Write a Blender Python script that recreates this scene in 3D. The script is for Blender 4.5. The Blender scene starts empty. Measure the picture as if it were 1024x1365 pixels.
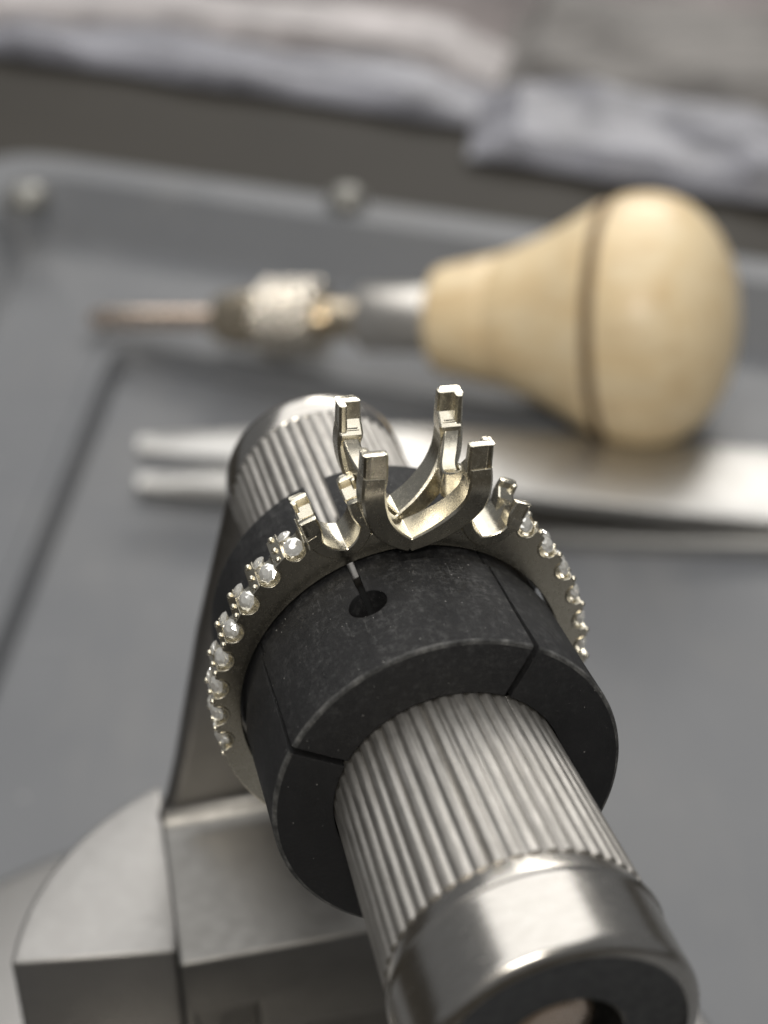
import bpy, bmesh, math, random
from mathutils import Vector, Matrix, Euler

# ---------------------------------------------------------------- scene, camera, light (units: millimetres)
S = bpy.context.scene
C = S.collection
S.unit_settings.system = 'METRIC'
S.unit_settings.scale_length = 0.001
random.seed(7)
R = math.radians

CAM_H = 118.5
PITCH = R(35.231)
cam_d = bpy.data.cameras.new('camera')
cam = bpy.data.objects.new('camera', cam_d); C.objects.link(cam)
cam.location = (0, 0, CAM_H)
cam.rotation_euler = (math.pi / 2 - PITCH, 0, 0)
cam_d.sensor_fit = 'VERTICAL'; cam_d.sensor_height = 36; cam_d.lens = 36 * 2228.3 / 1365
cam_d.clip_start = 1; cam_d.clip_end = 5000
cam_d.dof.use_dof = True
cam_d.dof.focus_distance = 76.5
cam_d.dof.aperture_fstop = cam_d.lens * 1e-3 / (2 * 0.85)      # entrance pupil about 1.6 mm wide
cam_d.dof.aperture_blades = 0
S.camera = cam

W = bpy.data.worlds.new('World'); S.world = W; W.use_nodes = True
bg = W.node_tree.nodes['Background']
bg.inputs['Color'].default_value = (0.95, 0.97, 1.0, 1)
bg.inputs['Strength'].default_value = 0.10

def area(name, loc, target, sx, sy, power, col):
    l = bpy.data.lights.new(name, 'AREA'); l.shape = 'RECTANGLE'; l.size = sx; l.size_y = sy
    l.energy = power; l.color = col
    o = bpy.data.objects.new(name, l); C.objects.link(o); o.location = loc
    o.rotation_euler = (Vector(target) - Vector(loc)).to_track_quat('-Z', 'Y').to_euler()
    return o
area('ceiling_panel', (-100, 1000, 1450), (-100, 800, 20), 2000, 3200, 2.0e7, (1.0, 0.99, 0.975))
area('back_lamp', (130, 760, 400), (0, 100, 40), 420, 110, 0.8e6, (1.0, 0.96, 0.90))
area('bench_lamp', (-25, -330, 480), (5, 45, 70), 200, 70, 9.5e5, (1.0, 0.945, 0.855))

S.view_settings.view_transform = 'Standard'
S.view_settings.look = 'None'
S.view_settings.exposure = 0.76
S.view_settings.gamma = 1.0
S.cycles.use_denoising = True
S.cycles.max_bounces = 10
S.cycles.transmission_bounces = 8
S.cycles.sample_clamp_indirect = 8

# ---------------------------------------------------------------- materials
class Mat:
    def __init__(s, name):
        s.m = bpy.data.materials.new(name); s.m.use_nodes = True
        s.n = s.m.node_tree.nodes; s.l = s.m.node_tree.links
        s.b = s.n['Principled BSDF']
        s.tc = s.n.new('ShaderNodeTexCoord')
    def set(s, **k):
        for a, v in k.items(): s.b.inputs[a.replace('_', ' ')].default_value = v
        return s
    def mapping(s, scale=(1, 1, 1), rot=(0, 0, 0), src='Object'):
        mp = s.n.new('ShaderNodeMapping'); mp.inputs['Scale'].default_value = scale; mp.inputs['Rotation'].default_value = rot
        s.l.new(s.tc.outputs[src], mp.inputs['Vector']); return mp.outputs['Vector']
    def noise(s, scale, detail=4, rough=.6, vec=None, dist=0):
        t = s.n.new('ShaderNodeTexNoise'); t.inputs['Scale'].default_value = scale
        t.inputs['Detail'].default_value = detail; t.inputs['Roughness'].default_value = rough; t.inputs['Distortion'].default_value = dist
        s.l.new(vec or s.tc.outputs['Object'], t.inputs['Vector']); return t.outputs['Fac']
    def ramp(s, fac, stops):
        r = s.n.new('ShaderNodeValToRGB'); e = r.color_ramp.elements
        while len(e) < len(stops): e.new(0.5)
        for i, (p, c) in enumerate(stops):
            e[i].position = p; e[i].color = (c, c, c, 1) if isinstance(c, (int, float)) else (*c, 1)
        s.l.new(fac, r.inputs['Fac']); return r.outputs['Color']
    def mix(s, a, b, fac, mode='MIX'):
        x = s.n.new('ShaderNodeMix'); x.data_type = 'RGBA'; x.blend_type = mode
        for sock, v in ((x.inputs[6], a), (x.inputs[7], b)):
            if isinstance(v, tuple): sock.default_value = (*v, 1)
            else: s.l.new(v, sock)
        if isinstance(fac, (int, float)): x.inputs[0].default_value = fac
        else: s.l.new(fac, x.inputs[0])
        return x.outputs[2]
    def to(s, out, inp): s.l.new(out, s.b.inputs[inp]); return s
    def bump(s, fac, strength, dist, bevel=0):
        nrm = None
        if bevel:
            bv = s.n.new('ShaderNodeBevel'); bv.inputs['Radius'].default_value = bevel; bv.samples = 4; nrm = bv.outputs['Normal']
        if fac is None: s.l.new(nrm, s.b.inputs['Normal']); return s
        b = s.n.new('ShaderNodeBump'); b.inputs['Strength'].default_value = strength; b.inputs['Distance'].default_value = dist
        s.l.new(fac, b.inputs['Height'])
        if nrm: s.l.new(nrm, b.inputs['Normal'])
        s.l.new(b.outputs['Normal'], s.b.inputs['Normal']); return s

def metal(name, c0, c1, r0, r1, scale=(1, 1, 1), nscale=2.0, bump=.1, bd=.02, bevel=0):
    m = Mat(name).set(Metallic=1.0)
    v = m.mapping(scale)
    f = m.noise(nscale, 5, .65, v)
    m.to(m.ramp(f, [(.3, c0), (.7, c1)]), 'Base Color')
    m.to(m.ramp(m.noise(nscale * 1.7, 4, .6, v), [(.3, r0), (.7, r1)]), 'Roughness')
    m.bump(m.noise(nscale * 6, 3, .6, v), bump, bd, bevel)
    return m

gold = metal('white_gold', (.66, .615, .50), (.76, .71, .59), .19, .30, (1, 1, 1), 2.6, .10, .02, .04).m
steel_knurl = metal('worn_steel', (.34, .325, .30), (.47, .45, .42), .46, .58, (1, .35, 1), 1.6, .25, .02).m
steel_collar = metal('turned_steel', (.50, .475, .435), (.57, .545, .505), .19, .28, (1, 3, 1), 1.0, .05, .01).m
steel_satin = metal('satin_steel', (.285, .275, .262), (.305, .296, .282), .30, .40, (1, 1, 1), .7, .04, .02, .45).m
steel_foot = metal('dimmed_satin_steel', (.165, .16, .15), (.185, .18, .17), .34, .44, (1, 1, 1), .6, .04, .02, .4).m  # satin steel darkened for the foot: its weaker reflection put into the colour
steel_brass = metal('brassy_steel', (.60, .50, .36), (.68, .59, .45), .20, .30, (1, 1, 1), .3, .03, .02).m
chrome = metal('bright_chrome', (.72, .66, .56), (.80, .74, .64), .12, .22, (1, 1, 1), .3, .03, .02).m
chrome_soft = metal('brushed_chrome', (.70, .66, .60), (.78, .74, .68), .28, .40, (1, 1, 1), .3, .03, .02).m
steel_dark = metal('blackened_steel', (.10, .10, .10), (.15, .15, .145), .35, .5, (1, 1, 1), 2.0, .1, .02).m
steel_bright = metal('polished_steel', (.46, .45, .43), (.52, .51, .49), .40, .50, (1, 1, 1), .3, .03, .02).m
steel_rose = metal('rose_steel', (.74, .58, .46), (.80, .66, .54), .22, .32, (1, 1, 1), .3, .03, .02).m

def mat_rubber(name, highlight):
    m = Mat(name)
    big = m.noise(.5, 6, .7)
    grain = m.noise(2.8, 8, .85)
    patch = m.ramp(m.noise(.55, 7, .8, m.mapping((1.5, .6, 1.5))), [(.42, .02), (.64, 1.0)])
    sx = m.n.new('ShaderNodeSeparateXYZ'); m.l.new(m.tc.outputs['Object'], sx.inputs[0])
    mr = m.n.new('ShaderNodeMapRange'); mr.inputs[1].default_value = 2.5; mr.inputs[2].default_value = 7.0; mr.inputs[3].default_value = .12; m.l.new(sx.outputs[2], mr.inputs[0])
    my = m.n.new('ShaderNodeMapRange'); my.inputs[1].default_value = 0.0; my.inputs[2].default_value = .3; my.inputs[3].default_value = .6; m.l.new(sx.outputs[1], my.inputs[0])
    patch = m.mix((0, 0, 0), m.mix((0, 0, 0), patch, mr.outputs[0]), my.outputs[0])  # dust and scuffs kept mostly to the top, its grey sheen painted in
    if highlight: base = m.ramp(m.noise(.9, 6, .8), [(.38, (.012, .012, .012)), (.52, (.06, .06, .058)), (.68, (.16, .157, .15))])
    else: base = m.ramp(big, [(.3, (.0045, .0045, .005)), (.75, (.012, .012, .013))])
    dust_sheen = m.ramp(grain, [(.47, 0.0), (.58, .45), (.70, 1.0)])
    d = m.mix((0, 0, 0), dust_sheen, patch)
    col = m.mix(base, (.125, .125, .123), d)
    hair = m.ramp(m.noise(2.0, 4, .6, m.mapping((5, .4, 5), (.25, .2, .5)), 1.8), [(.62, 0.0), (.66, .5)])
    hair = m.mix((0, 0, 0), hair, patch)
    col = m.mix(col, (.20, .20, .19), hair)
    speck = m.ramp(m.noise(6.0, 3, .55), [(.715, 0.0), (.74, 1.0)])
    col = m.mix(col, (.42, .41, .39), speck)
    m.to(col, 'Base Color')
    m.to(m.ramp(big, [(.3, .46), (.7, .66)]), 'Roughness')
    m.set(Specular_IOR_Level=.4)
    m.bump(m.noise(4.5, 8, .85), .8, .09, .09)
    return m.m
rubber_highlight = mat_rubber('rubber_edge_highlight', True)  # lighter rubber that paints the highlight along the collet's front edge
rubber = mat_rubber('black_rubber', False)

def mat_wood():
    m = Mat('pale_beech_wood')
    v = m.mapping((.03, .22, .22))
    g = m.noise(1.3, 6, .65, v, 1.2)
    pores = m.noise(6, 3, .6, m.mapping((.12, 1.2, 1.2)))
    c = m.ramp(g, [(.34, (.80, .59, .33)), (.48, (.89, .70, .42)), (.66, (.94, .78, .52))])
    c = m.mix(c, (.45, .28, .13), m.ramp(pores, [(.62, 0.0), (.8, .55)]))
    grime = m.ramp(m.noise(.11, 6, .75), [(.5, 0.0), (.75, .4)])
    c = m.mix(c, (.50, .36, .21), grime)
    m.to(c, 'Base Color').set(Roughness=.42, Specular_IOR_Level=.5, Coat_Weight=.25, Coat_Roughness=.25)
    m.bump(pores, .1, .1)
    return m.m
wood = mat_wood()
def plain(name, col, rough, var=.15, nscale=.2, spec=.5, metallic=0.0, bump=0):
    m = Mat(name)
    c0 = tuple(c * (1 - var) for c in col); c1 = tuple(min(1, c * (1 + var)) for c in col)
    f = m.noise(nscale, 5, .6)
    m.to(m.ramp(f, [(.3, c0), (.7, c1)]), 'Base Color').set(Roughness=rough, Specular_IOR_Level=spec, Metallic=metallic)
    if bump: m.bump(m.noise(nscale * 8, 3), bump, .2)
    return m.m
groove_dark = plain('dark_wood_groove', (.17, .11, .06), .7)
tray_plastic = None
def mat_tray():
    m = Mat('grey_tray_plastic')
    big = m.noise(.012, 4, .6); fine = m.noise(1.5, 5, .7); smear = m.noise(.05, 6, .65, m.mapping((1, .4, 1)))
    c = m.ramp(big, [(.3, (.110, .115, .124)), (.7, (.142, .146, .152))])
    c = m.mix(c, (.235, .23, .222), m.ramp(smear, [(.5, 0.0), (.8, .5)]))
    c = m.mix(c, (.10, .10, .10), m.ramp(fine, [(.66, 0.0), (.78, .35)]))
    scr = m.ramp(m.noise(.25, 3, .5, m.mapping((.15, 3, 1), (0, 0, .7)), 1.0), [(.68, 0.0), (.72, .35)])
    c = m.mix(c, (.30, .30, .30), scr)
    lint = m.ramp(m.noise(.55, 2, .4), [(.74, 0.0), (.77, .5)])
    c = m.mix(c, (.36, .355, .34), lint)
    m.to(c, 'Base Color'); m.to(m.ramp(smear, [(.3, .46), (.7, .62)]), 'Roughness').set(Specular_IOR_Level=.5)
    m.bump(m.noise(2.5, 4), .08, .1)
    return m.m
tray_plastic = mat_tray()

def mat_stone():
    m = Mat('brilliant_stone'); n, l = m.n, m.l
    g = n.new('ShaderNodeBsdfGlass'); g.inputs['IOR'].default_value = 1.8; g.inputs['Roughness'].default_value = .0; g.inputs['Color'].default_value = (1, 1, .99, 1)
    r = n.new('ShaderNodeBsdfGlossy'); r.inputs['Roughness'].default_value = .03; r.inputs['Color'].default_value = (1, 1, .97, 1)
    x = n.new('ShaderNodeMixShader'); x.inputs[0].default_value = .45
    w = n.new('ShaderNodeBsdfDiffuse'); w.inputs['Color'].default_value = (.97, .95, .89, 1)
    y = n.new('ShaderNodeMixShader'); y.inputs[0].default_value = .55
    l.new(g.outputs[0], y.inputs[1]); l.new(w.outputs[0], y.inputs[2])
    l.new(y.outputs[0], x.inputs[1]); l.new(r.outputs[0], x.inputs[2]); l.new(x.outputs[0], n['Material Output'].inputs['Surface'])
    return m.m
stone_m = mat_stone()

# ---------------------------------------------------------------- frames measured from the photograph
P0 = Vector((2.99510286, 54.55600165, CAM_H - 53.92215838))     # centre of the collet's front face
def frame(ax):
    ax = Vector(ax).normalized(); up = Vector((0, 0, 1)); up = (up - ax * up.dot(ax)).normalized(); tg = ax.cross(up)
    m = Matrix((tg, ax, up)).transposed().to_4x4(); m.translation = P0; return m
FM = frame((-0.26474948, 0.96431723, 0))                        # mandrel: x across, y away along the axis, z up
FC = frame((-0.25076231, 0.96572623, -0.06701577))              # collet and ring, seated a little askew
RING_T = 7.87
FR = FC @ Matrix.Translation((0, RING_T, 0)) @ Matrix.Rotation(R(3.4), 4, 'Y')

# ---------------------------------------------------------------- object helpers
def empty(name, label, cat, loc, group=None):
    o = bpy.data.objects.new(name, None); C.objects.link(o); o.location = loc; o.empty_display_size = 3
    o['label'] = label; o['category'] = cat
    if group: o['group'] = group
    return o
def world_of(o):
    m = o.matrix_basis.copy()
    while o.parent: o = o.parent; m = o.matrix_basis @ m
    return m
def link(name, me, parent=None, mw=None):
    o = bpy.data.objects.new(name, me); C.objects.link(o)
    if parent: o.parent = parent
    mw = mw or Matrix.Identity(4)
    o.matrix_basis = (world_of(parent).inverted() @ mw) if parent else mw
    return o
def smooth(me, ang=35):
    for p in me.polygons: p.use_smooth = True
    try: me.set_sharp_from_angle(angle=R(ang))
    except Exception: pass
def mesh(name, verts, faces, mat, ang=35, sm=True):
    me = bpy.data.meshes.new(name); me.from_pydata([tuple(v) for v in verts], [], faces)
    me.validate(); bm = bmesh.new(); bm.from_mesh(me); bmesh.ops.recalc_face_normals(bm, faces=bm.faces); bm.to_mesh(me); bm.free()
    me.materials.append(mat)
    if sm: smooth(me, ang)
    return me
def lathe(prof, n=96, closed=False, axis='Y', rfun=None):
    """prof: (t, r) along the axis; end radii of 0 close to a pole."""
    V = []; F = []; rows = []
    for t, r in prof:
        if r < 1e-6: rows.append([len(V)]); V.append((0, t, 0)); continue
        rows.append(list(range(len(V), len(V) + n)))
        for i in range(n):
            a = 2 * math.pi * i / n; rr = rfun(r, a, t) if rfun else r
            V.append((rr * math.sin(a), t, rr * math.cos(a)))
    pairs = list(zip(rows, rows[1:])) + ([(rows[-1], rows[0])] if closed else [])
    for A, B in pairs:
        for i in range(n):
            j = (i + 1) % n
            if len(A) == 1 and len(B) == 1: continue
            if len(A) == 1: F.append((A[0], B[i], B[j]))
            elif len(B) == 1: F.append((A[i], A[j], B[0]))
            else: F.append((A[i], A[j], B[j], B[i]))
    return V, F
def prism(poly, y0, y1):
    """poly in (x, z), extruded along y."""
    n = len(poly); V = [(x, y0, z) for x, z in poly] + [(x, y1, z) for x, z in poly]
    F = [tuple(range(n)), tuple(range(2 * n - 1, n - 1, -1))] + [(i, (i + 1) % n, (i + 1) % n + n, i + n) for i in range(n)]
    return V, F
def box(x0, x1, y0, y1, z0, z1): return prism([(x0, z0), (x1, z0), (x1, z1), (x0, z1)], y0, y1)
def joinvf(*parts):
    V = []; F = []
    for v, f in parts:
        k = len(V); V += list(v); F += [tuple(i + k for i in q) for q in f]
    return V, F
def bevel_mesh(me, w, seg=2, ang=30):
    bm = bmesh.new(); bm.from_mesh(me)
    es = [e for e in bm.edges if len(e.link_faces) == 2 and e.calc_face_angle(0) > R(ang)]
    bmesh.ops.bevel(bm, geom=es, offset=w, segments=seg, affect='EDGES', profile=.5, clamp_overlap=True)
    bm.to_mesh(me); bm.free(); smooth(me, 40); return me
def boolean(me, cutters, mw=Matrix.Identity(4)):
    o = bpy.data.objects.new('tmp', me); C.objects.link(o); tmp = []
    for cm in cutters:
        c = bpy.data.objects.new('tmp_cut', cm); C.objects.link(c); tmp.append(c)
        md = o.modifiers.new('b', 'BOOLEAN'); md.operation = 'DIFFERENCE'; md.solver = 'EXACT'; md.object = c
    dg = bpy.context.evaluated_depsgraph_get()
    out = bpy.data.meshes.new_from_object(o.evaluated_get(dg))
    for c in tmp: bpy.data.objects.remove(c)
    bpy.data.objects.remove(o)
    smooth(out, 35); return out

# ---------------------------------------------------------------- the tray (setting)
def gp(px, py, z=0.0):
    """where the sight line of a photo pixel meets height z: used to place things on the bench."""
    v = Vector(((px - 512) / 2228.3, (py - 682.5) / 2228.3))
    d = Vector((v.x, math.cos(PITCH) - v.y * math.sin(PITCH), -math.sin(PITCH) - v.y * math.cos(PITCH)))
    k = (z - CAM_H) / d.z
    return Vector((d.x * k, d.y * k, z))

def loops_mesh(name, loops, mat, cap_last=True, ang=25):
    """nested closed outlines of equal length, skinned one to the next."""
    V = []; F = []; n = len(loops[0])
    for L in loops: V += L
    for k in range(len(loops) - 1):
        for i in range(n):
            j = (i + 1) % n; F.append((k * n + i, k * n + j, (k + 1) * n + j, (k + 1) * n + i))
    if cap_last: F.append(tuple(range((len(loops) - 1) * n, len(loops) * n)))
    return mesh(name, V, F, mat, ang)
def rquad(c, r, z, seg=6):
    """rounded quadrilateral outline (corners counter-clockwise)."""
    out = []
    for i in range(4):
        p, a, b = Vector(c[i]), Vector(c[i - 1]), Vector(c[(i + 1) % 4])
        u = (a - p).normalized(); v = (b - p).normalized(); h = math.acos(max(-1, min(1, u.dot(v)))) / 2
        t = r / math.tan(h); s, e = p + u * t, p + v * t
        for k in range(seg + 1):
            q = k / seg; w = (1 - q) ** 2 * s + 2 * q * (1 - q) * p + q * q * e
            out.append((w.x, w.y, z))
    return out
def quad(bl, d):
    """tray outline whose back left corner is bl, grown outward by d."""
    bl = Vector(bl)
    back = Vector((math.cos(R(-19)), math.sin(R(-19)))); left = Vector((math.cos(R(-94)), math.sin(R(-94))))
    nb = Vector((-back.y, back.x)); nl = Vector((left.y, -left.x))
    a = bl + (nb * d + nl * d) * 1.0 if d else bl
    Lb, Ll = 270 + 2.2 * d, 190 + 2.2 * d
    return [a, a + left * Ll, a + left * Ll + back * Lb, a + back * Lb]
RC = (-36.4, 203.5)                                              # recess corner
OC = (-53.0, 238.9)                                              # floor corner at the back left
loops = [rquad(quad(OC, 19.5), 12, -.8), rquad(quad(OC, 19), 12, 9.4), rquad(quad(OC, 18), 11, 10.0), rquad(quad(OC, 9), 9, 10.0),
         rquad(quad(OC, 8), 8, 9.5), rquad(quad(OC, 2), 5, 3.2), rquad(quad(OC, 0), 5, 2.2),
         rquad(quad(RC, 4.5), 4, 2.2), rquad(quad(RC, 3.6), 4, 2.9), rquad(quad(RC, 1.6), 4, 2.9), rquad(quad(RC, 0.0), 4, 0.0)]
tray = link('tray_floor', loops_mesh('tray_floor', loops, tray_plastic)); tray['kind'] = 'structure'
bench_m = plain('dark_bench_wood', (.027, .023, .017), .6, .2, .02, .2)
bt = link('bench_top', mesh('bench_top', *box(-900, 900, -500, 900, -9, -1), bench_m, sm=False)); bt['kind'] = 'structure'

# ---------------------------------------------------------------- ring holder
holder = empty('ring_holder', 'steel mandrel with ribbed ends and black split collet on an angled bracket, holding the ring', 'ring holder', FM @ Vector((0, 18, -30)))

N = 48
def rib(depth):
    def f(r, a, t):
        ph = (a * N / (2 * math.pi)) % 1.0
        w = abs(ph - .5) * 2                     # 1 at groove, 0 at crest
        k = int(a * N / (2 * math.pi)) % N
        return r - depth * (.75 + .5 * ((k * 37) % 11) / 11) * (max(0, (w - .45) / .55)) ** .8 - .03 * ((k * 29) % 7) / 7
    return f
def knurl_rod(name, prof, depth):
    n = N * 10; V, F = lathe(prof, n, rfun=rib(depth)); return mesh(name, V, F, steel_knurl, 60)
def lin(a, b, t): return a + (b - a) * t
prof = [(t, lin(5.76, 5.37, (t + 9.55) / 9.55) if t < 0 else lin(5.37, 5.08, min(1, t / 15.4))) for t in [-9.55 + i * 34.65 / 12 for i in range(13)]]
def seg(a, b): return [q for q in prof if a < q[0] < b]
def rr_at(t): return lin(5.76, 5.37, (t + 9.55) / 9.55) if t < 0 else lin(5.37, 5.08, min(1, t / 15.4))
link('ribbed_rod', knurl_rod('ribbed_rod', [(-9.75, 5.0)] + [(t, rr_at(t)) for t in (-9.55, -7, -4, -2, 0, .6)], .16), holder, FM)
link('ribbed_rod', knurl_rod('ribbed_rod', [(10.2, 4.4)] + [(t, rr_at(t)) for t in (10.2, 13, 16, 19, 22, 25.1)] + [(25.2, 4.6)], .13), holder, FM)
link('core', mesh('core', *lathe([(.3, 4.9), (.6, 5.0), (10.0, 4.8), (10.25, 4.6)], 64), plain('shaded_black_core', (.012, .012, .011), .6), 40), holder, FM)  # core blackened: the shade deep inside the slits is put into its colour
# near collar: chamfer, turned band, rounded edge, dark end face with a hex socket
near = [(-9.3, 5.2), (-9.36, 5.52), (-9.42, 5.58), (-10.55, 5.93), (-10.62, 5.94), (-10.7, 5.90), (-10.76, 5.83), (-10.9, 5.82), (-13.98, 5.89)] + [(-13.98 - .58 * math.sin(R(a)), 5.31 + .58 * math.cos(R(a))) for a in range(10, 91, 10)] + [(-14.58, 5.2)]
link('collar', mesh('collar', *lathe(near, 160), steel_collar, 20), holder, FM)
endf = [(-14.575, 5.22), (-14.50, 5.12), (-14.44, 5.0), (-14.44, 2.75), (-14.3, 2.6), (-12.2, 2.6), (-12.2, 0)]
link('end_face', mesh('end_face', *lathe(endf, 96), steel_dark, 40), holder, FM)
scr = [(-13.5, 0), (-13.5, 1.0), (-13.45, 1.55), (-13.2, 1.85), (-12.3, 1.9)]
link('screw', mesh('screw', *lathe(scr, 48), steel_rose, 40), holder, FM)
far = [(24.95, 4.7), (25.0, 4.98), (25.12, 5.10), (25.25, 5.16), (26.6, 5.16), (26.95, 5.08), (27.25, 4.85), (27.4, 4.4), (27.4, 0)]
link('collar', mesh('collar', *lathe(far, 128), steel_collar, 40), holder, FM)

# collet: one sleeve, slit from the front and from the back
cp = [(0.0, 5.42), (0.0, 7.98), (0.05, 8.11), (0.17, 8.18), (3.0, 8.12), (6.9, 8.08), (7.1, 7.9), (10.4, 7.92), (10.7, 8.14), (15.2, 8.36), (15.4, 8.3), (15.45, 8.1), (15.45, 5.35), (8, 5.4)]
V, F = lathe(cp, 192, closed=True)
col_me = mesh('collet', V, F, rubber, 35)
cut = []
def cutter(V, F, ang):
    m = Matrix.Rotation(R(ang), 4, 'Y')
    me = bpy.data.meshes.new('cut'); me.from_pydata([tuple(m @ Vector(v)) for v in V], [], F)
    bm = bmesh.new(); bm.from_mesh(me); bmesh.ops.recalc_face_normals(bm, faces=bm.faces); bm.to_mesh(me); bm.free(); return me
for a in (-61.5, 28.8, 118.8, 208.5):                         # narrow slits from the front, +y is away
    ol = [(-.19, -1), (.19, -1), (.15, .5), (.085, 5), (.08, 12.5), (-.08, 12.5), (-.085, 5), (-.15, .5)]
    n = len(ol); cut.append(cutter([(x, y, z) for z in (4, 10) for x, y in ol], [tuple(range(n)), tuple(range(2 * n - 1, n - 1, -1))] + [(i, (i + 1) % n, (i + 1) % n + n, i + n) for i in range(n)], a))
def vcyl(r, y, z0, z1, n=20, sx=1.0):
    V = [(sx * r * math.cos(2 * math.pi * i / n), y + r * math.sin(2 * math.pi * i / n), z) for z in (z0, z1) for i in range(n)]
    F = [tuple(range(n)), tuple(range(2 * n - 1, n - 1, -1))] + [(i, (i + 1) % n, (i + 1) % n + n, i + n) for i in range(n)]
    return V, F
for a in (-18.3, 73.7, 163.7, 253.7):                         # wider slits from the back, each ending in a round hole
    n0 = 9
    jag = [(-.17 + random.uniform(-.03, .03), y) for y in [4.4 + i * .62 for i in range(n0)]] + [(-.5, 12), (-.6, 17)]
    jag2 = [(.17 + random.uniform(-.03, .03), y) for y in [4.4 + i * .62 for i in range(n0)]] + [(.5, 12), (.6, 17)]
    ol = jag + jag2[::-1]; n = len(ol)
    V = [(x, y, 4) for x, y in ol] + [(x, y, 10) for x, y in ol]
    F = [tuple(range(n)), tuple(range(2 * n - 1, n - 1, -1))] + [(i, (i + 1) % n, (i + 1) % n + n, i + n) for i in range(n)]
    cut.append(cutter(V, F, a)); cut.append(cutter(*vcyl(.92, 4.55, 4, 10, 24), a))
col_me = boolean(col_me, cut); col_me.name = 'collet'
if not col_me.materials: col_me.materials.append(rubber)
col_me.materials.append(rubber_highlight)
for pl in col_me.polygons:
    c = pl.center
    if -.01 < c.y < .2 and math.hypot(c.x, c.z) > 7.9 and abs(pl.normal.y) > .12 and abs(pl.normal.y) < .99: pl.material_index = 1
link('collet', col_me, holder, FC)

# bracket: foot with a fillet up to the tapering post
Zb = 40.0 - P0.z
def bracket():
    half = [(11.1, Zb - 6), (11.0, Zb), (10.35, Zb + 1.6), (9.6, -19.9), (7.55, -10.0), (4.95, .2), (4.6, 1.7), (3.6, 3.2), (2.0, 4.2)]
    post = [(-x, z) for x, z in half] + [(0, 4.5)] + half[::-1]
    me = mesh('post', *prism(post, 25.5, 27.3), steel_satin); bevel_mesh(me, .8, 4)
    foot = [(14.0, Zb - 20), (14.0, Zb)]
    f2 = [(14.0, Zb), (23.8, Zb), (24.6, Zb + .12), (25.3, Zb + .6), (25.65, Zb + 1.4), (25.65, Zb - 20), (14.0, Zb - 20)]
    n = len(f2)
    V = [(-11.75 + .07 * (y - 14), y, z) for y, z in f2] + [(10.6, y - .9, z) for y, z in f2]
    F = [tuple(range(n)), tuple(range(2 * n - 1, n - 1, -1))] + [(i, (i + 1) % n, (i + 1) % n + n, i + n) for i in range(n)]
    fo = mesh('foot', V, F, steel_foot); bevel_mesh(fo, .5, 3, 50)
    pock = [cutter(*box(-11.0, -7.2, 12, 15.2, Zb - 9, Zb - 4.6), 0), cutter(*box(-11.6, -9.6, 12, 15.0, Zb - 16, Zb - 6.2), 0), cutter(*box(-4, 6, 11.5, 16.5, Zb - 18, Zb - 7.5), 0)]
    fo = boolean(fo, pock)
    return me, fo
pm, fm = bracket()
link('post', pm, holder, FM); link('foot', fm, holder, FM)

# ---------------------------------------------------------------- vise under the bracket
vise = empty('ball_vise', 'grey steel ball vise with half round jaw under the ring holder', 'vise', (-5, 70, 0))
def arcpts(cx, cy, r, a0, a1, n): return [(cx + r * math.cos(R(a0 + (a1 - a0) * i / n)), cy + r * math.sin(R(a0 + (a1 - a0) * i / n))) for i in range(n + 1)]
def vprism(poly, z0, z1):
    n = len(poly); V = [(x, y, z0) for x, y in poly] + [(x, y, z1) for x, y in poly]
    F = [tuple(range(n)), tuple(range(2 * n - 1, n - 1, -1))] + [(i, (i + 1) % n, (i + 1) % n + n, i + n) for i in range(n)]
    return V, F
jaw = [( -22.0, 65.2), (-12.35, 66.15)] + [(-12.6, 70.0), (-14.9, 79.9)] + arcpts(-4.8, 66, 17.2, 126.5, 181, 14)
jm = mesh('jaw', *vprism(jaw, 10, 39.85), steel_satin); bevel_mesh(jm, .45, 3, 45); link('jaw', jm, vise)
jr = arcpts(-4.8, 66, 17.0, 0, 124, 20) + [(-14.2, 79.0), (-11.5, 68.5), (-2.0, 69.3), (11, 69.0)]
jm2 = mesh('jaw', *vprism(jr, 10, 18.5), steel_satin); bevel_mesh(jm2, .45, 3, 45); link('jaw', jm2, vise)
V, F = lathe([(0.05, 0), (0.05, 38), (1.5, 39.2), (8.6, 39.4), (9.6, 39.1), (10.0, 38.2), (10.0, 0)], 128)
bm_ = mesh('base', [(-x - 9.9, z + 67.6, y) for x, y, z in V], F, steel_satin, 40); link('base', bm_, vise)

# ---------------------------------------------------------------- the ring
ring = empty('engagement_ring', 'unset white gold ring with tall four prong head and small stones along the band', 'ring', FR @ Vector((0, 1.05, 8.1)))
RW = 2.1
ST = [33.4 + 9.8 * k for k in range(8)]
RS = [10.12, 9.86, 9.66, 9.48, 9.33, 9.24, 9.17, 9.14]
BASE = [(0, 8.62), (5, 8.66), (9, 9.0), (12, 9.35), (15, 9.15), (21, 8.9), (26, 9.25), (28.5, 10.2), (30, 10.45), (36, 10.35), (43, 10.12), (53, 9.9), (63, 9.72), (73, 9.58), (85, 9.5), (100, 9.42), (106, 9.40), (180, 9.36)]
def interp(tab, x):
    for (a, u), (b, v) in zip(tab, tab[1:]):
        if x <= b: return u + (v - u) * (x - a) / (b - a)
    return tab[-1][1]
def rout(a):
    b = abs(a); r = interp(BASE, b)
    for k, s in enumerate(ST):
        d = R(b - s) * RS[k]
        if abs(d) < .54: r = min(r, RS[k] + .12 - math.sqrt(max(0, .54 ** 2 - d * d)) * .95)
    return r
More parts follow.
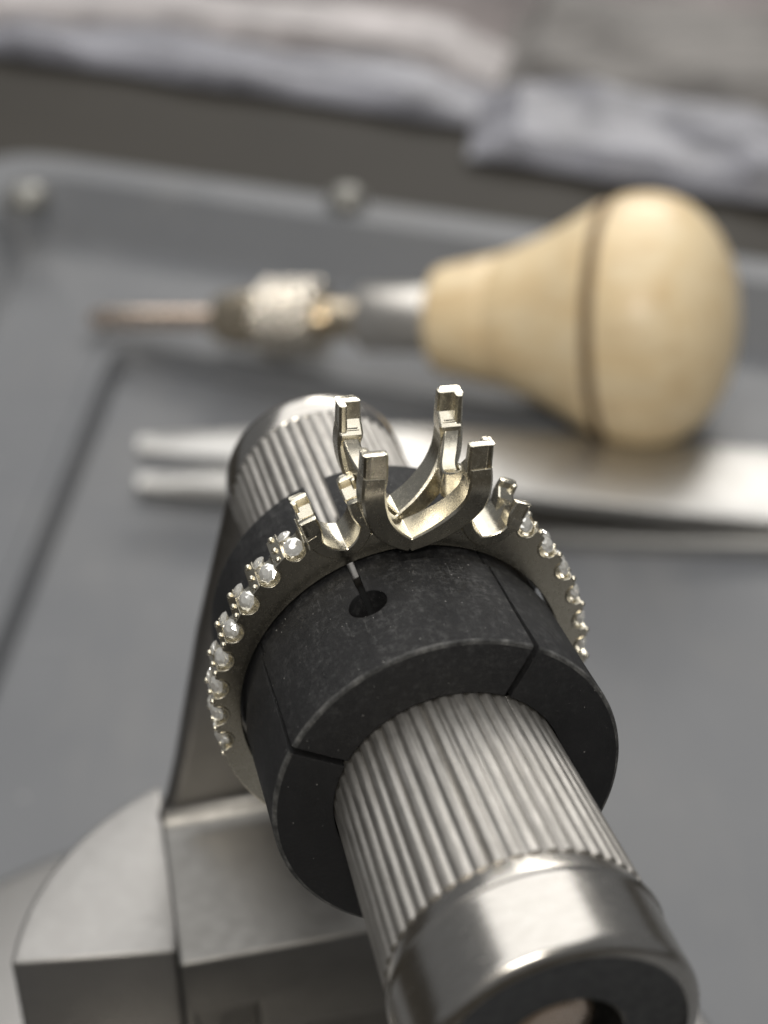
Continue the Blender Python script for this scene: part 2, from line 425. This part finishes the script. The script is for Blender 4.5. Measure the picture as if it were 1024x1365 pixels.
def shank():
    n = 1440; V = []; F = []
    rows = [(.06, 0, 0), (0.0, .08, 0), (0, 0, .06), (RW / 2, 0, 0)]
    sec = lambda ri, ro: [(ri + .05, 0.0), (ro - .06, 0.0), (ro, .06), (ro, RW - .06), (ro - .06, RW), (ri + .05, RW), (ri, RW - .2), (ri - .02, RW / 2), (ri, .2)]
    m = 9
    for i in range(n):
        a = 360 * i / n - 180; ra = R(a)
        for r, y in sec(8.13, rout(a)): V.append((r * math.sin(ra), y, r * math.cos(ra)))
    for i in range(n):
        j = (i + 1) % n
        for k in range(m):
            l = (k + 1) % m; F.append((i * m + k, i * m + l, j * m + l, j * m + k))
    return mesh('shank', V, F, gold, 30)
link('shank', shank(), ring, FR)

def brilliant(rg):
    V = []; F = []; n = 8
    rings = [(.36, .36), (.74, .22), (1.0, .04), (1.0, -.03), (.5, -.40)]
    for q, (rr, h) in enumerate(rings):
        for i in range(n):
            a = 2 * math.pi * (i + (.5 if q in (1, 4) else 0)) / n; s = rr
            V.append((s * rg * math.cos(a), s * rg * math.sin(a), h * rg * 1.25))
    t = len(V); V.append((0, 0, -.86 * rg * 1.25))
    F.append(tuple(range(n)))
    for q in range(4):
        for i in range(n):
            j = (i + 1) % n; a, b, c, d = q * n + i, q * n + j, (q + 1) * n + j, (q + 1) * n + i
            F += [(a, b, d), (b, c, d)]
    for i in range(n): F.append((4 * n + i, 4 * n + (i + 1) % n, t))
    return mesh('stone', V, F, stone_m, sm=False)
st_me = brilliant(.47)
st_small = brilliant(.38)
def cup():
    V = []; F = []; n = 18; m = 6; rr = .54
    for i in range(n + 1):
        a = math.pi + math.pi * i / n
        for k in range(m):
            b = 2 * math.pi * k / m
            V.append(((rr + .055 * math.cos(b)) * math.cos(a), .07 * math.sin(b), (rr + .055 * math.cos(b)) * math.sin(a)))
    for i in range(n):
        for k in range(m): F.append((i * m + k, i * m + (k + 1) % m, (i + 1) * m + (k + 1) % m, (i + 1) * m + k))
    return mesh('seat_rim', V, F, gold, 50)
cup_me = cup()
def bead():
    prof = [(-.14, 0), (-.12, .10), (-.05, .15), (.04, .155), (.10, .12), (.14, .05), (.15, 0)]
    V, F = lathe(prof, 10); return mesh('bead', [(x, z, y) for x, y, z in V], F, gold, 60)
bead_me = bead()
def radial(a, r, y): return FR @ Matrix.Rotation(R(a), 4, 'Y') @ Matrix.Translation((0, y, r))
for sg in (-1, 1):
    for k, s in enumerate(ST):
        s_ = sg * s
        link('stone', st_me, ring, radial(s_, RS[k] + .10, .40) @ Matrix.Rotation(R(34 + random.uniform(-6, 6)), 4, 'X') @ Matrix.Rotation(R(random.uniform(-6, 6)), 4, 'Y') @ Matrix.Rotation(random.uniform(0, 1), 4, 'Z'))
        link('stone', st_small, ring, radial(s_ + sg * 1.2, RS[k] + .22, 1.42) @ Matrix.Rotation(R(-8 + random.uniform(-8, 8)), 4, 'X') @ Matrix.Rotation(R(random.uniform(-6, 6)), 4, 'Y') @ Matrix.Rotation(random.uniform(0, 1), 4, 'Z'))  # added rear row, standing in for the sparkle of the crowns behind
        link('seat_rim', cup_me, ring, radial(s_, RS[k] + .10, 0.0))
        for h in (-4.9, 4.9) if k == 0 else (4.9,):
            rr = rout(s + h)
            for y in (.16, .95, 1.9):
                link('bead', bead_me, ring, radial(sg * (s + h), rr + .02, y))

# --- head: sweeps of a rectangular section along curved arms
def catmull(P, n):
    out = []; Q = [2 * P[0] - P[1]] + P + [2 * P[-1] - P[-2]]
    for i in range(1, len(Q) - 2):
        for k in range(n):
            t = k / n; p0, p1, p2, p3 = Q[i - 1:i + 3]
            out.append(.5 * ((2 * p1) + (-p0 + p2) * t + (2 * p0 - 5 * p1 + 4 * p2 - p3) * t * t + (-p0 + 3 * p1 - 3 * p2 + p3) * t ** 3))
    return out + [P[-1]]
def sweep(path, nrm, wf, tf, n=5, off=lambda q: 0.0):
    """path: points; nrm: fixed thickness direction; wf, tf: width and thickness along the path (0..1)."""
    pts = catmull([Vector(p) for p in path], n); nrm = Vector(nrm); V = []; F = []; L = len(pts)
    for i, p in enumerate(pts):
        q = i / (L - 1); T = (pts[min(i + 1, L - 1)] - pts[max(i - 1, 0)]).normalized()
        B = T.cross(nrm).normalized(); w = wf(q) / 2; t = tf(q) / 2; c = .20 * min(w, t)
        o = nrm * off(q)
        for x, y in ((-w + c, -t), (w - c, -t), (w, -t + c), (w, t - c), (w - c, t), (-w + c, t), (-w, t - c), (-w, -t + c)):
            V.append(p + o + B * x + nrm * y)
    m = 8
    for i in range(L - 1):
        for k in range(m): F.append((i * m + k, i * m + (k + 1) % m, (i + 1) * m + (k + 1) % m, (i + 1) * m + k))
    F.append(tuple(range(m))); F.append(tuple(range((L - 1) * m, L * m)))
    return V, F
def loft(secs, ch=.10):
    """secs: (x0, x1, y0, y1, z) rectangles stacked up."""
    V = []; F = []
    for x0, x1, y0, y1, z in secs:
        c = min(ch, .3 * (x1 - x0), .3 * (y1 - y0))
        V += [(x0 + c, y0, z), (x1 - c, y0, z), (x1, y0 + c, z), (x1, y1 - c, z), (x1 - c, y1, z), (x0 + c, y1, z), (x0, y1 - c, z), (x0, y0 + c, z)]
    m = 8
    for i in range(len(secs) - 1):
        for k in range(m): F.append((i * m + k, i * m + (k + 1) % m, (i + 1) * m + (k + 1) % m, (i + 1) * m + k))
    F.append(tuple(range(m))); F.append(tuple(range((len(secs) - 1) * m, len(secs) * m)))
    return V, F
YC = 1.12
def head():
    hs, hy = 2.45, 2.35
    parts = []
    for sx in (-1, 1):
        for sy in (-1, 1):                                       # arms of the front and back loops, meeting in a crease
            path = [(sx * 2.46, YC + sy * 2.36, 13.0), (sx * 2.48, YC + sy * 2.34, 12.2), (sx * 2.33, YC + sy * 2.15, 11.25), (sx * 1.86 - .1, YC + sy * 1.8, 10.3), (sx * 1.02 - .25, YC + sy * 1.42, 9.42), (sx * -.06 - .4, YC + sy * 1.10, 8.74)]
            parts.append(sweep(path, (0, -sy, 0), lambda q: 1.05 + .12 * math.sin(math.pi * q) - .40 * q ** 3, lambda q: 1.1 + .75 * q))
    for sx in (-1, 1):
        for sy in (-1, 1):                                       # arms of the side loops
            path = [(sx * 2.45, YC + sy * 2.35, 12.9), (sx * 2.42, YC + sy * 2.05, 12.2), (sx * 2.2, YC + sy * 1.4, 11.45), (sx * 1.98, YC + sy * .7, 11.0), (sx * 1.9, YC - sy * .05, 10.75)]
            parts.append(sweep(path, (sx, 0, 0), lambda q: 1.0 + .35 * q, lambda q: .8 - .05 * q))
    link('basket', mesh('basket', *joinvf(*parts), gold, 40), ring, FR)
    for sx in (-1, 1):
        for sy in (-1, 1):
            xo, yo = sx * 2.98, YC + sy * 2.85                     # outer faces
            def sec(wx, wy, z, ox=0, oy=0):
                xa, xb = xo + sx * ox, xo + sx * ox - sx * wx; ya, yb = yo + sy * oy, yo + sy * oy - sy * wy
                return (min(xa, xb), max(xa, xb), min(ya, yb), max(ya, yb), z)
            top = 14.18 + (.12 if sy > 0 else 0) + random.uniform(-.06, .06)
            secs = [sec(1.0, 1.1, 11.9, .04, .03), sec(1.12, 1.2, 12.6), sec(1.14, 1.2, 12.8), sec(1.14, .6, 13.35), sec(1.10, .56, top - .06), sec(1.0, .46, top, .05, .05)]
            V, F = loft(secs)
            cheek = sec(.4, 1.1, 12.75); c2 = sec(.36, 1.0, top - .08); c3 = sec(.26, .84, top - .02, .05, .04)
            V2, F2 = loft([cheek, c2, c3])
            link('prong', mesh('prong', *joinvf((V, F), (V2, F2)), gold, 30), ring, FR)
head()
def side_basket(ang):
    parts = []; m = FR @ Matrix.Rotation(R(ang), 4, 'Y'); s = 1.25; t = 1.2
    for sx in (-1, 1):
        path = [(sx * 1.32, YC, 10.35), (sx * 1.22, YC, 9.85), (sx * .95, YC, 9.35), (sx * .5, YC, 8.95), (-sx * .05, YC, 8.72)]
        parts.append(sweep(path, (0, 1, 0), lambda q: .62 - .1 * q, lambda q: 2.6 - .2 * q))
    b = link('side_basket', mesh('side_basket', *joinvf(*parts), gold, 40), ring, m)
    for sx in (-1, 1):
        for sy in (-1, 1):
            xo, yo = sx * 1.58, YC + sy * 1.28
            def sec(wx, wy, z, ox=0, oy=0):
                xa, xb = xo + sx * ox, xo + sx * ox - sx * wx; ya, yb = yo + sy * oy, yo + sy * oy - sy * wy
                return (min(xa, xb), max(xa, xb), min(ya, yb), max(ya, yb), z)
            top = 11.25 + random.uniform(-.06, .06)
            secs = [sec(.74, 1.05, 9.8, .08), sec(.80, .95, 10.3), sec(.84, .9, 10.5), sec(.84, .46, 10.85), sec(.80, .44, top - .05), sec(.7, .34, top, .05, .04)]
            V, F = loft(secs, .08)
            V2, F2 = loft([sec(.22, .66, 10.5), sec(.22, .64, top - .1), sec(.16, .58, top - .04, .04, .04)], .04)
            link('prong', mesh('prong', *joinvf((V, F), (V2, F2)), gold, 30), b, m)
side_basket(-20.6); side_basket(21.8)

# ---------------------------------------------------------------- tweezers
tw = empty('tweezers', 'flat steel tweezers lying open on the grey tray behind the ring', 'tweezers', gp(600, 660, 0))
def arm(cols, th, mat, name):
    """cols: (px, py_top, py_bottom, z): the edges of the arm's upper face at some stations."""
    V = []; F = []
    for px, a, b, z in cols:
        p, q = gp(px, a, z), gp(px, b, z); c = (p - q) * .06
        for v in (q, q + c + Vector((0, 0, .22)), p - c + Vector((0, 0, .22)), p, p - Vector((0, 0, th)), q - Vector((0, 0, th))): V.append(v)
    m = 6
    for i in range(len(cols) - 1):
        for k in range(m): F.append((i * m + k, i * m + (k + 1) % m, (i + 1) * m + (k + 1) % m, (i + 1) * m + k))
    F.append(tuple(range(m))); F.append(tuple(range((len(cols) - 1) * m, len(cols) * m)))
    me = mesh(name, V, F, mat, 40); return me
link('arm', arm([(184, 634, 649, 1.6), (240, 631, 655, 1.6), (320, 627, 662, 1.6), (420, 622, 676, 1.6), (560, 618, 702, 1.6), (720, 622, 718, 1.6), (900, 626, 724, 1.6), (1024, 630, 727, 1.6), (1180, 640, 736, 1.8)], 1.4, steel_bright, 'arm'), tw)
link('arm', arm([(184, 583, 600, 7.4), (240, 579, 605, 7.6), (320, 574, 612, 8.0), (420, 570, 622, 8.2), (560, 569, 640, 7.8), (720, 578, 662, 6.6), (880, 588, 680, 5.2), (1024, 599, 694, 4.0), (1180, 612, 708, 3.3)], 1.4, steel_bright, 'arm'), tw)

# ---------------------------------------------------------------- graver with wooden handle
hc = gp(868, 428, 16.7)
tip = gp(122, 424, 4.3)
axv = (hc - tip).normalized(); L0 = (hc - tip).length
up = Vector((0, 0, 1)); up = (up - axv * up.dot(axv)).normalized(); sd = axv.cross(up)
FG = Matrix((axv, sd, up)).transposed().to_4x4(); FG.translation = tip    # local x runs from the tip to the handle
graver = empty('hand_graver', 'pin vise graver with round pale wooden handle and knurled chuck lying behind the ring', 'graver', (hc.x, hc.y, 0))
def camproj(p):
    q = p - Vector((0, 0, CAM_H)); z = q.y * math.cos(PITCH) - q.z * math.sin(PITCH); return 512 + 2228.3 * q.x / z, z
def s_at(px):
    a, b = -20.0, L0 + 40
    for _ in range(50):
        m = (a + b) / 2
        if camproj(tip + axv * m)[0] < px: a = m
        else: b = m
    return a
def gpart(name, stations, mat, n=48, parent=None, rfun=None, ang=40):
    pr = []
    for px, r in stations:
        s = s_at(px); z = camproj(tip + axv * s)[1]; pr.append((s, r * z / 2228.3))
    if pr[0][1] > 0: pr = [(pr[0][0], 0)] + pr
    if pr[-1][1] > 0: pr = pr + [(pr[-1][0], 0)]
    V, F = lathe(pr, n, rfun=rfun)
    return link(name, mesh(name, [(y, x, z) for x, y, z in V], F, mat, ang), parent or graver, FG)
hp = [(579, 40), (580, 60), (584, 68), (592, 72), (610, 76), (638, 82), (660, 87), (663, 86), (666, 88), (695, 99), (725, 112), (755, 128), (780, 143), (792, 150), (803, 156)]
hp2 = [(827, 164.5), (832, 166), (845, 169), (868, 170), (892, 166), (915, 156), (936, 140), (955, 117), (969, 90), (979, 58), (984, 28), (985, 0)]
gpart('handle', hp + [(806, 157), (808, 152), (821, 156), (824, 163)] + hp2, wood, 96)
gpart('handle_groove', [(806.5, 153.5), (814, 157), (823, 161)], groove_dark, 96)
gpart('ferrule', [(480, 30), (482, 40), (488, 44), (575, 46), (582, 46)], chrome_soft)
gpart('shaft', [(425, 26), (428, 27), (484, 27)], steel_brass)
def dia(r, a, t):
    k = 13; u = a * k / (2 * math.pi) + t * .55; v = a * k / (2 * math.pi) - t * .55
    return r * (1 + .13 * (min(abs((u % 1) - .5), abs((v % 1) - .5)) * 2 - .5))
kst = [(350, 40), (352, 47)] + [(354 + i * 1.9, 51) for i in range(41)] + [(432, 47), (434, 40)]
gpart('knurled_chuck', kst, chrome, 180, rfun=dia)
gpart('chuck_nose', [(288, 18), (291, 30), (304, 35), (352, 41)], steel_brass)
gpart('blade', [(118, 4), (124, 9), (135, 13), (200, 14), (292, 15)], steel_rose, 12)

# ---------------------------------------------------------------- things beyond the tray
lamp_m = plain('rim_screw_metal', (.24, .235, .215), .35, .1, .2, .5, .6)
def rim_screw(px, py, label, r):
    p = gp(px, py, 11.0)
    V, F = lathe([(0, 0), (-.2, r), (1.0, r * 1.02), (2.2, r * .8), (2.9, r * .4), (3.0, 0)], 24)
    o = link('rim_screw', mesh('rim_screw', [(x, z, y) for x, y, z in V], F, lamp_m, 50), None, Matrix.Translation((p.x, p.y, 9.95)))
    o['label'] = label; o['category'] = 'screw'; o['group'] = 'screws on the tray rim'
rim_screw(462, 265, 'pale round screw head on the tray back rim above the chuck', 3.0)
rim_screw(36, 262, 'pale blurred screw head at the far left corner of the tray rim', 3.4)

def crumple(name, cols, mat, amp, n=40, m=14, seed=1, thick=10):
    """a soft folded sheet: cols are four floor corners (fl, fr, br, bl) with heights."""
    rnd = random.Random(seed); V = []; F = []
    ph = [(rnd.uniform(.3, 1.6), rnd.uniform(.3, 2.2), rnd.uniform(0, 6), rnd.uniform(.4, 1)) for _ in range(7)]
    fl, fr, br, bl = [Vector(c) for c in cols]
    for j in range(m + 1):
        for i in range(n + 1):
            u, v = i / n, j / m
            p = (fl * (1 - u) + fr * u) * (1 - v) + (bl * (1 - u) + br * u) * v
            h = sum(a * math.sin(fx * u * 14 + fy * v * 7 + q) for fx, fy, q, a in ph) / 3
            edge = min(1, min(u, 1 - u, v, 1 - v) * 8)
            V.append((p.x + .4 * amp * math.sin(u * 30 + seed), p.y + .3 * amp * math.sin(u * 17 + seed), max(.2, p.z * (.15 + .85 * edge) + amp * h * edge)))
    w = n + 1
    for j in range(m):
        for i in range(n): F.append((j * w + i, j * w + i + 1, (j + 1) * w + i + 1, (j + 1) * w + i))
    return mesh(name, V, F, mat, 60)
def film(name, c, rough=.3):
    m = Mat(name); f = m.noise(.05, 6, .7, m.mapping((1, 2.5, 1)))
    m.to(m.ramp(f, [(.34, tuple(x * .55 for x in c)), (.5, c), (.66, tuple(min(.9, x * 1.4) for x in c))]), 'Base Color').set(Roughness=rough, Specular_IOR_Level=.6)
    m.bump(m.noise(.12, 4), .4, 2.0); return m.m
lilac = film('lilac_film', (.20, .20, .225), .45); whitef = film('white_film', (.38, .35, .345), .5); greyf = film('grey_cloth', (.17, .16, .15), .8); pink = film('mauve_cloth', (.20, .175, .17), .8)

def place(name, o, label, cat): o['label'] = label; o['category'] = cat; return o
def g3(px, py, z): p = gp(px, py, 1.0); return (p.x, p.y, z)
place('', link('plastic_sleeve', crumple('plastic_sleeve', [g3(-60, 58, 3), g3(660, 168, 3), g3(690, 122, 5), g3(-40, 26, 5)], lilac, 1.0, 90, 14, 3)), 'crumpled lilac plastic sleeve lying along the far edge of the dark gap', 'plastic sleeve')
place('', link('plastic_bag', crumple('plastic_bag', [g3(628, 205, 4), g3(1100, 280, 4), g3(1100, 200, 8), g3(640, 128, 8)], lilac, 1.6, 80, 22, 5)), 'crumpled pale lilac plastic bag behind the wooden handle', 'plastic bag')
place('', link('paper_strip', crumple('paper_strip', [g3(-80, 34, 7), g3(690, 126, 7), g3(720, 84, 9), g3(-80, -20, 9)], whitef, 1.2, 90, 14, 8)), 'whitish crumpled paper strip beyond the lilac sleeve', 'paper')
place('', link('cloth', crumple('cloth', [g3(650, 132, 8), g3(1130, 205, 8), g3(1130, 70, 12), g3(680, 40, 12)], greyf, 1.6, 60, 20, 12)), 'folded grey cloth at the back right of the bench', 'cloth')
place('', link('cloth', crumple('cloth', [g3(-120, 10, 9), g3(1150, 90, 9), g3(1250, -160, 16), g3(-200, -200, 16)], pink, 2.2, 100, 30, 15)), 'rumpled mauve grey cloth at the very back of the bench', 'cloth')
